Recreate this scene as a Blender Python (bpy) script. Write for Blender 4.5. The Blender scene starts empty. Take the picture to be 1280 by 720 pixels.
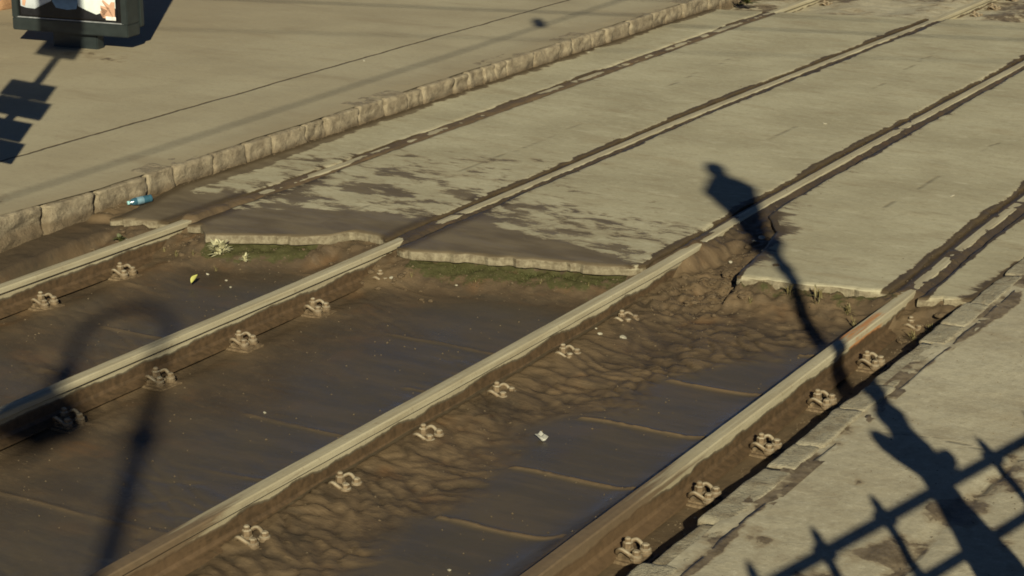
import bpy, bmesh, math, random
import numpy as np
from mathutils import Vector, Matrix
random.seed(7); RNG = np.random.RandomState(11)
SC = bpy.context.scene; COL = SC.collection
R = math.radians; PI = math.pi

# ------------------------------------------------------------------ helpers
def link(name, me, mat=None, parent=None, loc=None):
    o = bpy.data.objects.new(name, me); COL.objects.link(o)
    if mat is not None and me is not None: me.materials.append(mat)
    if parent is not None: o.parent = parent
    if loc is not None: o.location = loc
    return o
def tag(o, label=None, cat=None, group=None, kind=None):
    if label: o['label'] = label
    if cat: o['category'] = cat
    if group: o['group'] = group
    if kind: o['kind'] = kind
    return o
def thing(name, label, cat, loc=(0, 0, 0), rz=0, group=None):
    o = bpy.data.objects.new(name, None); COL.objects.link(o)
    o.location = loc; o.rotation_euler = (0, 0, rz); o.empty_display_size = .1
    return tag(o, label, cat, group)
def copy_tree(o, loc, label=None, rz=None):
    c = o.copy(); COL.objects.link(c); c.location = loc
    if rz is not None: c.rotation_euler = (0, 0, rz)
    if label: c['label'] = label
    for ch in list(o.children):
        d = ch.copy(); COL.objects.link(d); d.parent = c
        for g in list(ch.children):
            e = g.copy(); COL.objects.link(e); e.parent = d
    return c
def bm_obj(name, bm, mat, parent=None, smooth=False, loc=None):
    bmesh.ops.recalc_face_normals(bm, faces=bm.faces[:])
    me = bpy.data.meshes.new(name); bm.to_mesh(me); bm.free()
    if smooth:
        for p in me.polygons: p.use_smooth = True
    return link(name, me, mat, parent, loc)
def box(bm, c, s, rz=0, bev=0):
    r = bmesh.ops.create_cube(bm, size=1)
    vs = r['verts']
    bmesh.ops.scale(bm, vec=s, verts=vs)
    if bev:
        es = list({e for v in vs for e in v.link_edges})
        q = bmesh.ops.bevel(bm, geom=es, offset=bev, segments=2, affect='EDGES')
        vs = list({v for f in q['faces'] for v in f.verts} | {v for v in vs if v.is_valid})
    if rz: bmesh.ops.rotate(bm, cent=(0, 0, 0), matrix=Matrix.Rotation(rz, 3, 'Z'), verts=vs)
    bmesh.ops.translate(bm, vec=c, verts=vs)
def lathe(bm, prof, c=(0, 0, 0), n=20, axis='Z', sq=False):
    rings = []
    for (r, z) in prof:
        ring = []
        for i in range(n):
            a = 2 * PI * (i + .5) / n
            ring.append(bm.verts.new((c[0] + r * math.cos(a), c[1] + r * math.sin(a), c[2] + z)))
        rings.append(ring)
    for a, b in zip(rings[:-1], rings[1:]):
        for i in range(n):
            bm.faces.new((a[i], a[(i + 1) % n], b[(i + 1) % n], b[i]))
    bm.faces.new(rings[0][::-1]); bm.faces.new(rings[-1])
def tube(bm, pts, r, n=8, closed=False):
    pts = [Vector(p) for p in pts]; rr = r if isinstance(r, (list, tuple)) else [r] * len(pts)
    up = Vector((0, 0, 1)); rings = []; prev = None
    for i, p in enumerate(pts):
        t = (pts[min(i + 1, len(pts) - 1)] - pts[max(i - 1, 0)]).normalized()
        if prev is None:
            a = t.cross(up)
            if a.length < .05: a = t.cross(Vector((1, 0, 0)))
        else: a = prev - t * prev.dot(t)
        a.normalize(); prev = a; b = t.cross(a)
        rings.append([bm.verts.new(p + (a * math.cos(2 * PI * k / n) + b * math.sin(2 * PI * k / n)) * rr[i]) for k in range(n)])
    for A, B in zip(rings[:-1], rings[1:]):
        for k in range(n): bm.faces.new((A[k], A[(k + 1) % n], B[(k + 1) % n], B[k]))
    bm.faces.new(rings[0][::-1]); bm.faces.new(rings[-1])
def smooth_path(pts, k=6):
    P = [Vector(p) for p in pts]; out = []
    for i in range(len(P) - 1):
        p0, p1, p2, p3 = P[max(i - 1, 0)], P[i], P[i + 1], P[min(i + 2, len(P) - 1)]
        for j in range(k):
            t = j / k
            out.append(.5 * ((2 * p1) + (-p0 + p2) * t + (2 * p0 - 5 * p1 + 4 * p2 - p3) * t * t + (-p0 + 3 * p1 - 3 * p2 + p3) * t ** 3))
    out.append(P[-1]); return out

# ---- numpy noise
TAB = RNG.rand(512, 512)
def vn(x, y, s=0):
    x = np.asarray(x, float) + s * 17.31; y = np.asarray(y, float) + s * 9.77
    xi = np.floor(x).astype(int); yi = np.floor(y).astype(int); fx = x - xi; fy = y - yi
    fx = fx * fx * (3 - 2 * fx); fy = fy * fy * (3 - 2 * fy)
    g = lambda a, b: TAB[a & 511, b & 511]
    return (g(xi, yi) * (1 - fx) + g(xi + 1, yi) * fx) * (1 - fy) + (g(xi, yi + 1) * (1 - fx) + g(xi + 1, yi + 1) * fx) * fy
def fbm(x, y, o=4, s=0, gain=.5):
    a = 1; t = 0; n = 0
    for i in range(o):
        t = t + a * (vn(x, y, s + i * 3) * 2 - 1); n += a; a *= gain; x = x * 2.03; y = y * 2.03
    return t / n
def sm(a, b, x):
    t = np.clip((x - a) / (b - a), 0, 1); return t * t * (3 - 2 * t)
def voro(x, y, s=0):
    xi = np.floor(x).astype(int); yi = np.floor(y).astype(int)
    f1 = np.full(x.shape, 9.); f2 = np.full(x.shape, 9.); idv = np.zeros(x.shape)
    for dx in (-1, 0, 1):
        for dy in (-1, 0, 1):
            a = xi + dx; b = yi + dy
            px = a + TAB[(a + s) & 511, (b * 7 + 3) & 511]; py = b + TAB[(a * 5 + 11) & 511, (b + s) & 511]
            d = np.hypot(x - px, y - py)
            c = TAB[(a * 3 + 1) & 511, (b * 3 + s) & 511]
            n1 = d < f1
            f2 = np.where(n1, f1, np.minimum(f2, d)); idv = np.where(n1, c, idv); f1 = np.where(n1, d, f1)
    return f1, f2, idv
# direction across the photograph's streaks (wash marks run this way on the ground)
SU = np.array([.865, -.5]); SV = np.array([.5, .865])
def sk(x, y): return x * SU[0] + y * SU[1], x * SV[0] + y * SV[1]

def grid_mesh(name, X, Y, Z, mat, mask=None, skirt=None, parent=None, bev=.006):
    X, Y, Z = [np.array(a, float) for a in (X, Y, Z)]
    M = np.zeros(X.shape + (4,)) if mask is None else np.array(mask, float)
    side = 0
    if skirt is not None:
        p = lambda A: np.pad(A, 1, mode='edge')
        X, Y, Z = p(X), p(Y), p(Z); M = np.pad(M, ((1, 1), (1, 1), (0, 0)), mode='edge')
        ring = np.zeros(X.shape, bool); ring[0, :] = ring[-1, :] = ring[:, 0] = ring[:, -1] = True
        Z[ring] -= bev
        # outward nudge
        X[0, :] += np.sign(X[0, :] - X[1, :] + 1e-12) * 0; 
        for k in range(3):
            X, Y, Z = p(X), p(Y), p(Z); M = np.pad(M, ((1, 1), (1, 1), (0, 0)), mode='edge')
            ring = np.zeros(X.shape, bool); ring[0, :] = ring[-1, :] = ring[:, 0] = ring[:, -1] = True
            Z[ring] -= skirt / 3; M[ring, 1] = 0; M[:, 0, 0] *= .35; M[:, 0, 2] = 0; M[:, -1, 0] *= .35; M[:, -1, 2] = 0
            if k < 2:
                nn = fbm(X[ring] * 9 + k * 3, Y[ring] * 9 + k * 5, 3, 77)
                X[ring] += .006 * nn; Y[ring] += .006 * nn
        side = 4
    nu, nv = X.shape
    co = np.stack([X, Y, Z], -1).reshape(-1, 3)
    i = np.arange(nu * nv).reshape(nu, nv)
    q = np.stack([i[:-1, :-1], i[1:, :-1], i[1:, 1:], i[:-1, 1:]], -1).reshape(-1, 4)
    # keep normals up
    v0, v1, v2 = co[q[0, 0]], co[q[0, 1]], co[q[0, 2]]
    c0 = i[nu // 2, nv // 2]; c1 = i[nu // 2 + 1, nv // 2]; c2 = i[nu // 2, nv // 2 + 1]
    if np.cross(co[c1] - co[c0], co[c2] - co[c0])[2] < 0: q = q[:, ::-1]
    me = bpy.data.meshes.new(name)
    me.vertices.add(len(co)); me.vertices.foreach_set('co', co.ravel())
    me.loops.add(q.size); me.loops.foreach_set('vertex_index', q.ravel().astype(np.int32))
    me.polygons.add(len(q)); me.polygons.foreach_set('loop_start', np.arange(0, q.size, 4, dtype=np.int32))
    me.polygons.foreach_set('loop_total', np.full(len(q), 4, dtype=np.int32))
    sf = np.ones((nu - 1, nv - 1), bool)
    if side:
        sf[:] = False; sf[side:-side, side:-side] = True
    me.polygons.foreach_set('use_smooth', sf.ravel())
    me.update(calc_edges=True); me.validate()
    at = me.color_attributes.new('mask', 'FLOAT_COLOR', 'POINT')
    at.data.foreach_set('color', M.reshape(-1).astype(np.float32))
    return link(name, me, mat, parent)

# ------------------------------------------------------------------ materials
class NT:
    def __init__(s, name):
        s.m = bpy.data.materials.new(name); s.m.use_nodes = True; s.t = s.m.node_tree
        s.b = s.t.nodes['Principled BSDF']; s.geo = None
    def n(s, ty, **kw):
        o = s.t.nodes.new(ty)
        for k, v in kw.items(): setattr(o, k, v)
        return o
    def set(s, sock, v):
        if hasattr(v, 'links') or isinstance(v, bpy.types.NodeSocket): s.t.links.new(v, sock)
        else:
            if hasattr(sock.default_value, '__len__') and len(sock.default_value) == 4 and len(v) == 3: v = tuple(v) + (1,)
            sock.default_value = v
    def pos(s):
        if s.geo is None: s.geo = s.n('ShaderNodeNewGeometry')
        return s.geo.outputs['Position']
    def objc(s): return s.n('ShaderNodeTexCoord').outputs['Object']
    def xyz(s, v):
        o = s.n('ShaderNodeSeparateXYZ'); s.set(o.inputs[0], v); return o.outputs
    def map(s, v, rot=(0, 0, 0), sc=(1, 1, 1), loc=(0, 0, 0)):
        o = s.n('ShaderNodeMapping'); s.set(o.inputs['Vector'], v); o.inputs['Rotation'].default_value = rot
        o.inputs['Scale'].default_value = sc; o.inputs['Location'].default_value = loc; return o.outputs[0]
    def noise(s, v, sc=5, det=5, rough=.55, dist=0):
        o = s.n('ShaderNodeTexNoise'); s.set(o.inputs['Vector'], v); o.inputs['Scale'].default_value = sc
        o.inputs['Detail'].default_value = det; o.inputs['Roughness'].default_value = rough; o.inputs['Distortion'].default_value = dist
        return o.outputs['Fac']
    def vor(s, v, sc=5, feature='F1', out='Distance', rnd=1):
        o = s.n('ShaderNodeTexVoronoi', feature=feature); s.set(o.inputs['Vector'], v); o.inputs['Scale'].default_value = sc
        o.inputs['Randomness'].default_value = rnd
        return o.outputs[out]
    def math(s, op, a, b=0, c=0, clamp=False):
        o = s.n('ShaderNodeMath', operation=op, use_clamp=clamp); s.set(o.inputs[0], a); s.set(o.inputs[1], b)
        if op in ('MULTIPLY_ADD', 'COMPARE', 'SMOOTH_MIN'): s.set(o.inputs[2], c)
        return o.outputs[0]
    def ramp(s, v, a, b, lo=0, hi=1, smooth=True):
        o = s.n('ShaderNodeMapRange', interpolation_type='SMOOTHSTEP' if smooth else 'LINEAR')
        s.set(o.inputs[0], v); o.inputs[1].default_value = a; o.inputs[2].default_value = b
        o.inputs[3].default_value = lo; o.inputs[4].default_value = hi; return o.outputs[0]
    def mix(s, f, a, b, mode='MIX'):
        o = s.n('ShaderNodeMix', data_type='RGBA', blend_type=mode); s.set(o.inputs[0], f); s.set(o.inputs[6], a); s.set(o.inputs[7], b); return o.outputs[2]
    def mixf(s, f, a, b):
        o = s.n('ShaderNodeMix', data_type='FLOAT'); s.set(o.inputs[0], f); s.set(o.inputs[2], a); s.set(o.inputs[3], b); return o.outputs[0]
    def mask(s):
        o = s.n('ShaderNodeVertexColor', layer_name='mask'); q = s.n('ShaderNodeSeparateColor'); s.t.links.new(o.outputs[0], q.inputs[0]); return q.outputs
    def bump(s, h, st=.5, d=.01, nrm=None):
        o = s.n('ShaderNodeBump'); o.inputs['Strength'].default_value = st; o.inputs['Distance'].default_value = d
        s.set(o.inputs['Height'], h)
        if nrm is not None: s.set(o.inputs['Normal'], nrm)
        return o.outputs[0]
    def out(s, col=None, rough=None, nrm=None, metal=None, spec=None):
        if col is not None: s.set(s.b.inputs['Base Color'], col)
        if rough is not None: s.set(s.b.inputs['Roughness'], rough)
        if nrm is not None: s.set(s.b.inputs['Normal'], nrm)
        if metal is not None: s.set(s.b.inputs['Metallic'], metal)
        if spec is not None: s.set(s.b.inputs['Specular IOR Level'], spec)
        return s.m
SROT = math.atan2(.5, .865)   # rotates so local x runs along the streaks
CONC = (.41, .375, .26); CONC_D = (.325, .29, .195); MUD = (.095, .068, .040); MUD_L = (.20, .135, .072); MUD_G = (.075, .064, .047)

def m_slab():
    t = NT('worn_concrete'); p = t.pos(); mk = t.mask()
    st = t.map(p, rot=(0, 0, SROT), sc=(.75, 1.9, 1))
    n1 = t.noise(st, 2.2, 7, .62, .3); n2 = t.noise(p, 1.1, 4, .5); n3 = t.noise(p, 38, 4, .6); n4 = t.noise(st, 9, 6, .65)
    c = t.mix(t.ramp(n2, .3, .7), CONC, CONC_D)
    c = t.mix(t.ramp(n1, .5, .72, 0, .45), c, (.26, .205, .125))
    c = t.mix(t.ramp(n4, .5, .75, 0, .35), c, (.47, .42, .29))
    c = t.mix(t.ramp(n3, .58, .75, 0, .45), c, (.2, .16, .1)); c = t.mix(t.ramp(t.noise(t.map(p, rot=(0, 0, SROT), sc=(1, 2.2, 1)), 17, 5, .7), .56, .7, 0, .35), c, (.24, .195, .12))
    # scuffed longitudinal bands of dirt worn by traffic
    xs = t.xyz(p)[0]
    # mud films: mask R plus fine noise
    fl = t.math('ADD', t.math('MULTIPLY', t.noise(p, 21, 7, .75), .7), .15); bl = t.noise(st, 4.2, 6, .7)
    c = t.mix(t.ramp(fl, .50, .62, 0, .38), c, (.235, .20, .13)); c = t.mix(t.ramp(fl, .47, .36, 0, .5), c, (.49, .455, .33))
    c = t.mix(t.ramp(bl, .54, .64, 0, .35), c, (.25, .205, .13)); c = t.mix(t.ramp(bl, .44, .36, 0, .4), c, (.48, .445, .32))
    mm = t.math('ADD', mk[0], t.math('MULTIPLY', t.math('SUBTRACT', t.noise(st, 4.4, 10, .70, .3), .5), 2.1))
    mud = t.ramp(mm, .44, .60)
    edge = t.ramp(mm, .32, .5)
    c = t.mix(t.math('MULTIPLY', edge, .55), c, (.22, .17, .105))
    mcol = t.mix(t.ramp(t.noise(st, 2.5, 5, .6), .35, .65), (.115, .088, .054), (.165, .130, .082))
    mcol = t.mix(mk[2], mcol, t.mix(n4, (.05, .036, .02), (.095, .068, .038)))
    c = t.mix(mud, c, mcol)
    c = t.mix(mk[1], c, (.10, .075, .045))
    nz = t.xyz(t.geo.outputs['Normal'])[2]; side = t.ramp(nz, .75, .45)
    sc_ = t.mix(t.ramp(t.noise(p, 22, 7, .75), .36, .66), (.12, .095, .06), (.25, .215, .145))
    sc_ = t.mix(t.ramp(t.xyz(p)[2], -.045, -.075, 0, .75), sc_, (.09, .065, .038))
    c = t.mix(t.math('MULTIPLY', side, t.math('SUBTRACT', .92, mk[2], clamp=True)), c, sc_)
    h = t.math('ADD', t.math('MULTIPLY', n3, .35), t.math('MULTIPLY', n4, .6))
    h = t.math('SUBTRACT', h, t.math('MULTIPLY', mk[1], 1.5))
    h = t.mixf(mud, h, t.math('MULTIPLY', n4, .25))
    r = t.mixf(mud, .88, t.mixf(t.ramp(n1, .4, .6), .5, .66))
    return t.out(c, r, t.bump(h, .6, .009), spec=.26)
def m_bed():
    t = NT('wet_mud'); p = t.pos(); mk = t.mask()   # R ridge/dry plus painted sheen, G moss, B wet film
    st = t.map(p, rot=(0, 0, SROT), sc=(.5, 2.4, 1))
    n1 = t.noise(p, 2.3, 6, .6, .4); n2 = t.noise(st, 6, 7, .65, .4); n3 = t.noise(p, 55, 4, .6)
    c = t.mix(t.ramp(n1, .35, .68), (.062, .045, .029), (.104, .072, .042))
    c = t.mix(t.ramp(n2, .47, .66, 0, .6), c, (.050, .040, .028)); c = t.mix(t.ramp(t.noise(p, 19, 7, .75), .52, .66, 0, .3), c, (.17, .12, .07))
    rust = t.noise(p, 3.1, 3, .5)
    c = t.mix(t.ramp(rust, .56, .72, 0, .5), c, (.14, .076, .034))
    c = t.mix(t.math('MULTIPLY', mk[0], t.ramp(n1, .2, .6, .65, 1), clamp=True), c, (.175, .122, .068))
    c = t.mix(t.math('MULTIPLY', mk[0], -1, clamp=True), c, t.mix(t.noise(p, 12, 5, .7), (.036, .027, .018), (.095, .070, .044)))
    wet = t.math('MULTIPLY', mk[2], t.ramp(t.math('ADD', n2, t.math('MULTIPLY', mk[2], .35)), .42, .72), clamp=True)
    c = t.mix(t.math('MULTIPLY', wet, .8), c, t.mix(t.ramp(t.noise(st, 3, 5, .65), .4, .62), (.066, .056, .040), (.088, .070, .046)))
    ms = t.ramp(t.math('ADD', mk[1], t.math('MULTIPLY', t.math('SUBTRACT', t.noise(p, 14, 6, .7), .5), 1.3)), .42, .62)
    c = t.mix(ms, c, t.mix(t.noise(p, 60, 3, .6), (.035, .036, .014), (.085, .078, .032)))
    # film of dried silt specks
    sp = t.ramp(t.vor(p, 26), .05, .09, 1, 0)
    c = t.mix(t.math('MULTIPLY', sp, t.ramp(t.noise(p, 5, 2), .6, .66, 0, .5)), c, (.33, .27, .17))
    h = t.math('ADD', t.math('MULTIPLY', n2, t.mixf(wet, .9, .22)), t.math('MULTIPLY', n3, t.mixf(wet, .35, .03)))
    r = t.mixf(wet, t.mixf(mk[0], .55, .66), t.ramp(n1, .3, .7, .24, .42))
    return t.out(c, r, t.bump(h, .7, .012), spec=.22)
def m_pave(left=True):
    t = NT('pavement_concrete' if left else 'broken_concrete'); p = t.pos(); mk = t.mask()
    st = t.map(p, rot=(0, 0, SROT), sc=(.7, 1.9, 1))
    n1 = t.noise(st, 1.6, 7, .62, .3); n2 = t.noise(p, .8, 4, .5); n3 = t.noise(p, 60, 4, .6); n4 = t.noise(st, 7, 6, .65)
    x, y, z = t.xyz(p)
    if left:
        c = t.mix(t.ramp(n2, .3, .72), (.375, .33, .225), (.315, .27, .18)); fl = t.noise(p, 26, 7, .78); c = t.mix(t.ramp(fl, .5, .64, 0, .3), c, (.22, .18, .12))
        far = t.ramp(x, -11.2, -14.5, 0, .6)
        c = t.mix(far, c, (.285, .228, .145))
    else:
        c = t.mix(t.ramp(n2, .3, .7), (.42, .38, .275), (.35, .31, .22)); fl = t.noise(p, 24, 8, .78); c = t.mix(t.ramp(fl, .5, .62, 0, .4), c, (.24, .205, .14)); c = t.mix(t.ramp(fl, .47, .36, 0, .5), c, (.52, .48, .36)); bl = t.noise(p, 5, 6, .7); c = t.mix(t.ramp(bl, .54, .64, 0, .45), c, (.28, .235, .16))
    c = t.mix(t.ramp(n1, .5, .75, 0, .4), c, (.22, .17, .105))
    c = t.mix(t.ramp(n4, .52, .75, 0, .3), c, (.44, .385, .26))
    c = t.mix(t.ramp(n3, .6, .8, 0, .35), c, (.17, .135, .09))
    wob = t.math('MULTIPLY', t.math('SUBTRACT', t.noise(p, 5, 5, .6), .5), .05)
    h = t.math('ADD', t.math('MULTIPLY', n3, .3), t.math('MULTIPLY', n4, .5))
    if left:
        d = t.math('ABSOLUTE', t.math('ADD', t.math('ADD', x, 10.69), wob))
        cr = t.ramp(d, .010, .020, 1, 0)
        c = t.mix(t.math('MULTIPLY', cr, .9), c, (.07, .048, .025)); h = t.math('SUBTRACT', h, t.math('MULTIPLY', cr, 2))
        # dirt along the kerb top
        c = t.mix(t.math('MULTIPLY', t.ramp(t.math('ADD', x, t.math('MULTIPLY', n4, .3)), -9.75, -9.3), .6), c, (.28, .225, .14))
        mm = t.math('ADD', mk[0], t.math('MULTIPLY', t.math('SUBTRACT', t.noise(p, 9, 7, .65), .5), .9))
    else:
        mm = t.math('ADD', mk[0], t.math('MULTIPLY', t.math('SUBTRACT', t.noise(p, 8, 8, .65, .5), .5), .8))
        gr = t.ramp(t.vor(p, 75), .1, .32, 1, 0)
        c = t.mix(t.math('MULTIPLY', gr, t.ramp(t.noise(p, 3, 4), .5, .62, 0, .45)), c, (.24, .19, .12))
        h = t.math('ADD', h, t.math('MULTIPLY', t.noise(p, 14, 6, .7), .8))
    mud = t.ramp(mm, .47, .55)
    c = t.mix(t.math('MULTIPLY', t.ramp(mm, .34, .5), .55), c, (.23, .175, .105))
    c = t.mix(mud, c, t.mix(t.ramp(t.noise(p, 13, 7, .7), .35, .65), (.095, .070, .042), (.20, .155, .098)))
    c = t.mix(mk[1], c, (.06, .045, .03))
    h = t.math('SUBTRACT', h, t.math('MULTIPLY', mk[1], 1.2))
    return t.out(c, t.mixf(mud, .9, .6), t.bump(h, .6, .009), spec=.3)
def m_stone(name, c1, c2, sc=6, dirt=(.12, .085, .05)):
    t = NT(name); p = t.pos()
    n1 = t.noise(p, sc, 8, .7, .4); n2 = t.noise(p, 70, 3, .6); v = t.noise(p, sc * 3.2, 6, .7, 1.0); z = t.xyz(p)[2]
    c = t.mix(t.ramp(n1, .3, .7), c1, c2)
    c = t.mix(t.ramp(v, .55, .7, 0, .5), c, tuple(a * 1.35 for a in c2))
    c = t.mix(t.ramp(n2, .6, .8, 0, .35), c, (.14, .105, .07))
    lo = t.math('SUBTRACT', z, t.math('MULTIPLY', t.math('SUBTRACT', n1, .5), .16))
    c = t.mix(t.ramp(lo, -.01, .05, .8, 0), c, dirt)
    h = t.math('ADD', n1, t.math('ADD', t.math('MULTIPLY', v, .8), t.math('MULTIPLY', n2, .15)))
    return t.out(c, .88, t.bump(h, .9, .02), spec=.25)
def m_rail():
    t = NT('dusty_rail_steel'); p = t.pos(); x, y, z = t.xyz(p); nz = t.xyz(t.geo.outputs['Normal'])[2]
    al = t.map(p, sc=(14, .8, 14))
    n1 = t.noise(al, 2.2, 5, .6); n2 = t.noise(p, 24, 6, .65); w = t.noise(t.map(p, sc=(1, 1.2, 1)), 2.6, 4, .6)
    dust = t.mix(t.ramp(n1, .35, .65), (.41, .365, .25), (.32, .275, .18))
    dust = t.mix(t.ramp(n2, .58, .74, 0, .55), dust, (.19, .135, .075))
    orange = t.ramp(t.noise(t.map(p, sc=(8, 1.1, 1), loc=(3, .4, 0)), 1.6, 4, .6), .60, .66)
    onlyD = t.math('MULTIPLY', t.ramp(x, -4.2, -4.1), t.math('MULTIPLY', t.ramp(y, 10.35, 10.45), t.ramp(y, 11.05, 10.95)))
    dust = t.mix(t.math('MULTIPLY', t.math('MULTIPLY', t.ramp(t.noise(t.map(p, sc=(40, 1.6, 1)), 1.3, 3), .46, .54), onlyD), .8), dust, (.42, .17, .05))
    # mud splashed up from below, its tide line wavers
    tide = t.math('ADD', z, t.math('MULTIPLY', t.math('SUBTRACT', w, .5), .10))
    mudf = t.ramp(tide, -.078, -.088)
    dk = t.ramp(tide, -.078, -.10, 1, 0)
    mud = t.mix(t.ramp(n2, .3, .7), (.060, .040, .022), (.115, .073, .039))
    c = t.mix(mudf, dust, mud)
    # the tide line itself is a darker wet band
    band = t.math('MULTIPLY', t.ramp(tide, -.088, -.082, 0, 1), t.ramp(tide, -.070, -.076, 0, 1))
    c = t.mix(t.math('MULTIPLY', band, .75), c, (.05, .034, .02))
    # close end is caked brown
    nearC = t.math('ADD', y, t.math('MULTIPLY', t.math('SUBTRACT', n1, .5), 2.4))
    isC = t.math('MULTIPLY', t.ramp(x, -6, -5.9), t.ramp(x, -4.9, -5.0))
    isD = t.ramp(x, -4.2, -4.1)
    cake = t.math('ADD', t.math('MULTIPLY', isC, t.ramp(nearC, 7.0, 6.4)), t.math('MULTIPLY', isD, t.ramp(nearC, 8.5, 7.8)), clamp=True)
    c = t.mix(t.math('MULTIPLY', cake, .9), c, t.mix(n2, (.07, .045, .025), (.17, .11, .06)))
    h = t.math('ADD', t.math('MULTIPLY', n2, .7), t.math('MULTIPLY', mudf, -.6))
    return t.out(c, t.mixf(mudf, .72, .6), t.bump(h, .5, .005), spec=.35)
def m_fast():
    t = NT('mud_caked_iron'); p = t.pos(); t.objc(); nz = t.xyz(t.geo.outputs['Normal'])[2]
    n = t.noise(p, 40, 5, .65); n2 = t.noise(p, 14, 3, .5)
    c = t.mix(t.ramp(n, .35, .65), (.11, .075, .042), (.20, .145, .085))
    z = t.xyz(p)[2]
    top = t.math('MULTIPLY', t.ramp(t.math('ADD', nz, t.math('MULTIPLY', t.math('SUBTRACT', n2, .5), .7)), .05, .5), t.ramp(z, -.165, -.135))
    c = t.mix(t.math('MULTIPLY', top, t.ramp(n, .3, .6, .85, .35)), c, (.40, .35, .25)); c = t.mix(t.ramp(t.noise(p, 9, 3), .5, .62, 0, .4), c, (.12, .08, .045))
    return t.out(c, .7, t.bump(n, .6, .004), spec=.35)
def m_plain(name, c, r=.6, metal=0, var=.25, sc=20, spec=.4):
    t = NT(name); p = t.objc(); n = t.noise(p, sc, 5, .6)
    cc = t.mix(t.ramp(n, .3, .7), tuple(a * (1 - var) for a in c), tuple(min(1, a * (1 + var)) for a in c))
    return t.out(cc, r, t.bump(n, .25, .003), metal, spec)
M = dict(slab=m_slab(), bed=m_bed(), pl=m_pave(True), pr=m_pave(False), rail=m_rail(), fast=m_fast(),
         kerb=m_stone('kerb_granite', (.17, .135, .09), (.34, .285, .195), 9),
         edge=m_stone('edging_concrete', (.33, .295, .21), (.44, .40, .29), 9, dirt=(.16, .12, .07)),
         clod=m_stone('dirt_clod', (.085, .06, .036), (.15, .105, .06), 9),
         chip=m_plain('pale_stone', (.36, .33, .25), .85), iron=m_plain('black_iron', (.03, .033, .035), .5),
         galv=m_plain('grey_metal', (.25, .26, .27), .5), dark=m_plain('dark_frame_metal', (.022, .028, .028), .35, 0, .15, 8),
         black=m_plain('black_glass', (.008, .008, .009), .12, 0, .1), ground=m_plain('dusty_ground', (.22, .17, .11), .95, 0, .2, .4))
def m_leaf(name, a, b):
    t = NT(name); p = t.pos(); n = t.noise(p, 30, 3, .6)
    m = t.out(t.mix(n, a, b), .6, spec=.3); return m
M['weed'] = m_leaf('pale_weed_leaf', (.38, .36, .2), (.5, .47, .31)); M['grass'] = m_leaf('dry_grass', (.10, .09, .03), (.24, .19, .09))
M['green'] = m_leaf('green_leaf', (.045, .055, .015), (.11, .11, .04))

# ------------------------------------------------------------------ layout (metres; X across the track, Y along it)
def railx(k, y):
    y = np.asarray(y, float)
    if k == 0: return -8.765 + 0 * y
    if k == 1: return -7.215 + .20 * sm(14.5, 23, y)
    if k == 2: return -5.445 - .05 * sm(11, 13, y) + .03 * sm(15, 20, y)
    return -3.875 - .05 * sm(11, 13.5, y)
RX = [-8.765, -7.215, -5.445, -3.875]
def yedge(x):     # near edge of the level crossing
    x = np.asarray(x, float)
    return np.interp(x, [-9.45, -9.21, -8.84, -8.6, -8.42, -7.69, -7.62, -7.4, -7.08, -5.55, -5.5, -5.30, -4.93, -4.91, -4.0, -3.8, -3.47],
                     [10.30, 10.36, 10.50, 10.55, 10.40, 10.73, 10.95, 10.95, 10.72, 11.13, 11.5, 12.2, 12.0, 11.29, 11.42, 11.41, 11.54])
def yfar(x): return 20.87 + (np.asarray(x) + 8.6) * .26
KY = lambda k: 7.536 + .749 * k
ROWS = {0: [2, 3], 1: [-1, 0, 1, 2, 3, 4], 2: [-2, -1, 0, 1, 2, 3, 4], 3: [0, 1, 2, 3, 4, 5]}

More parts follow.
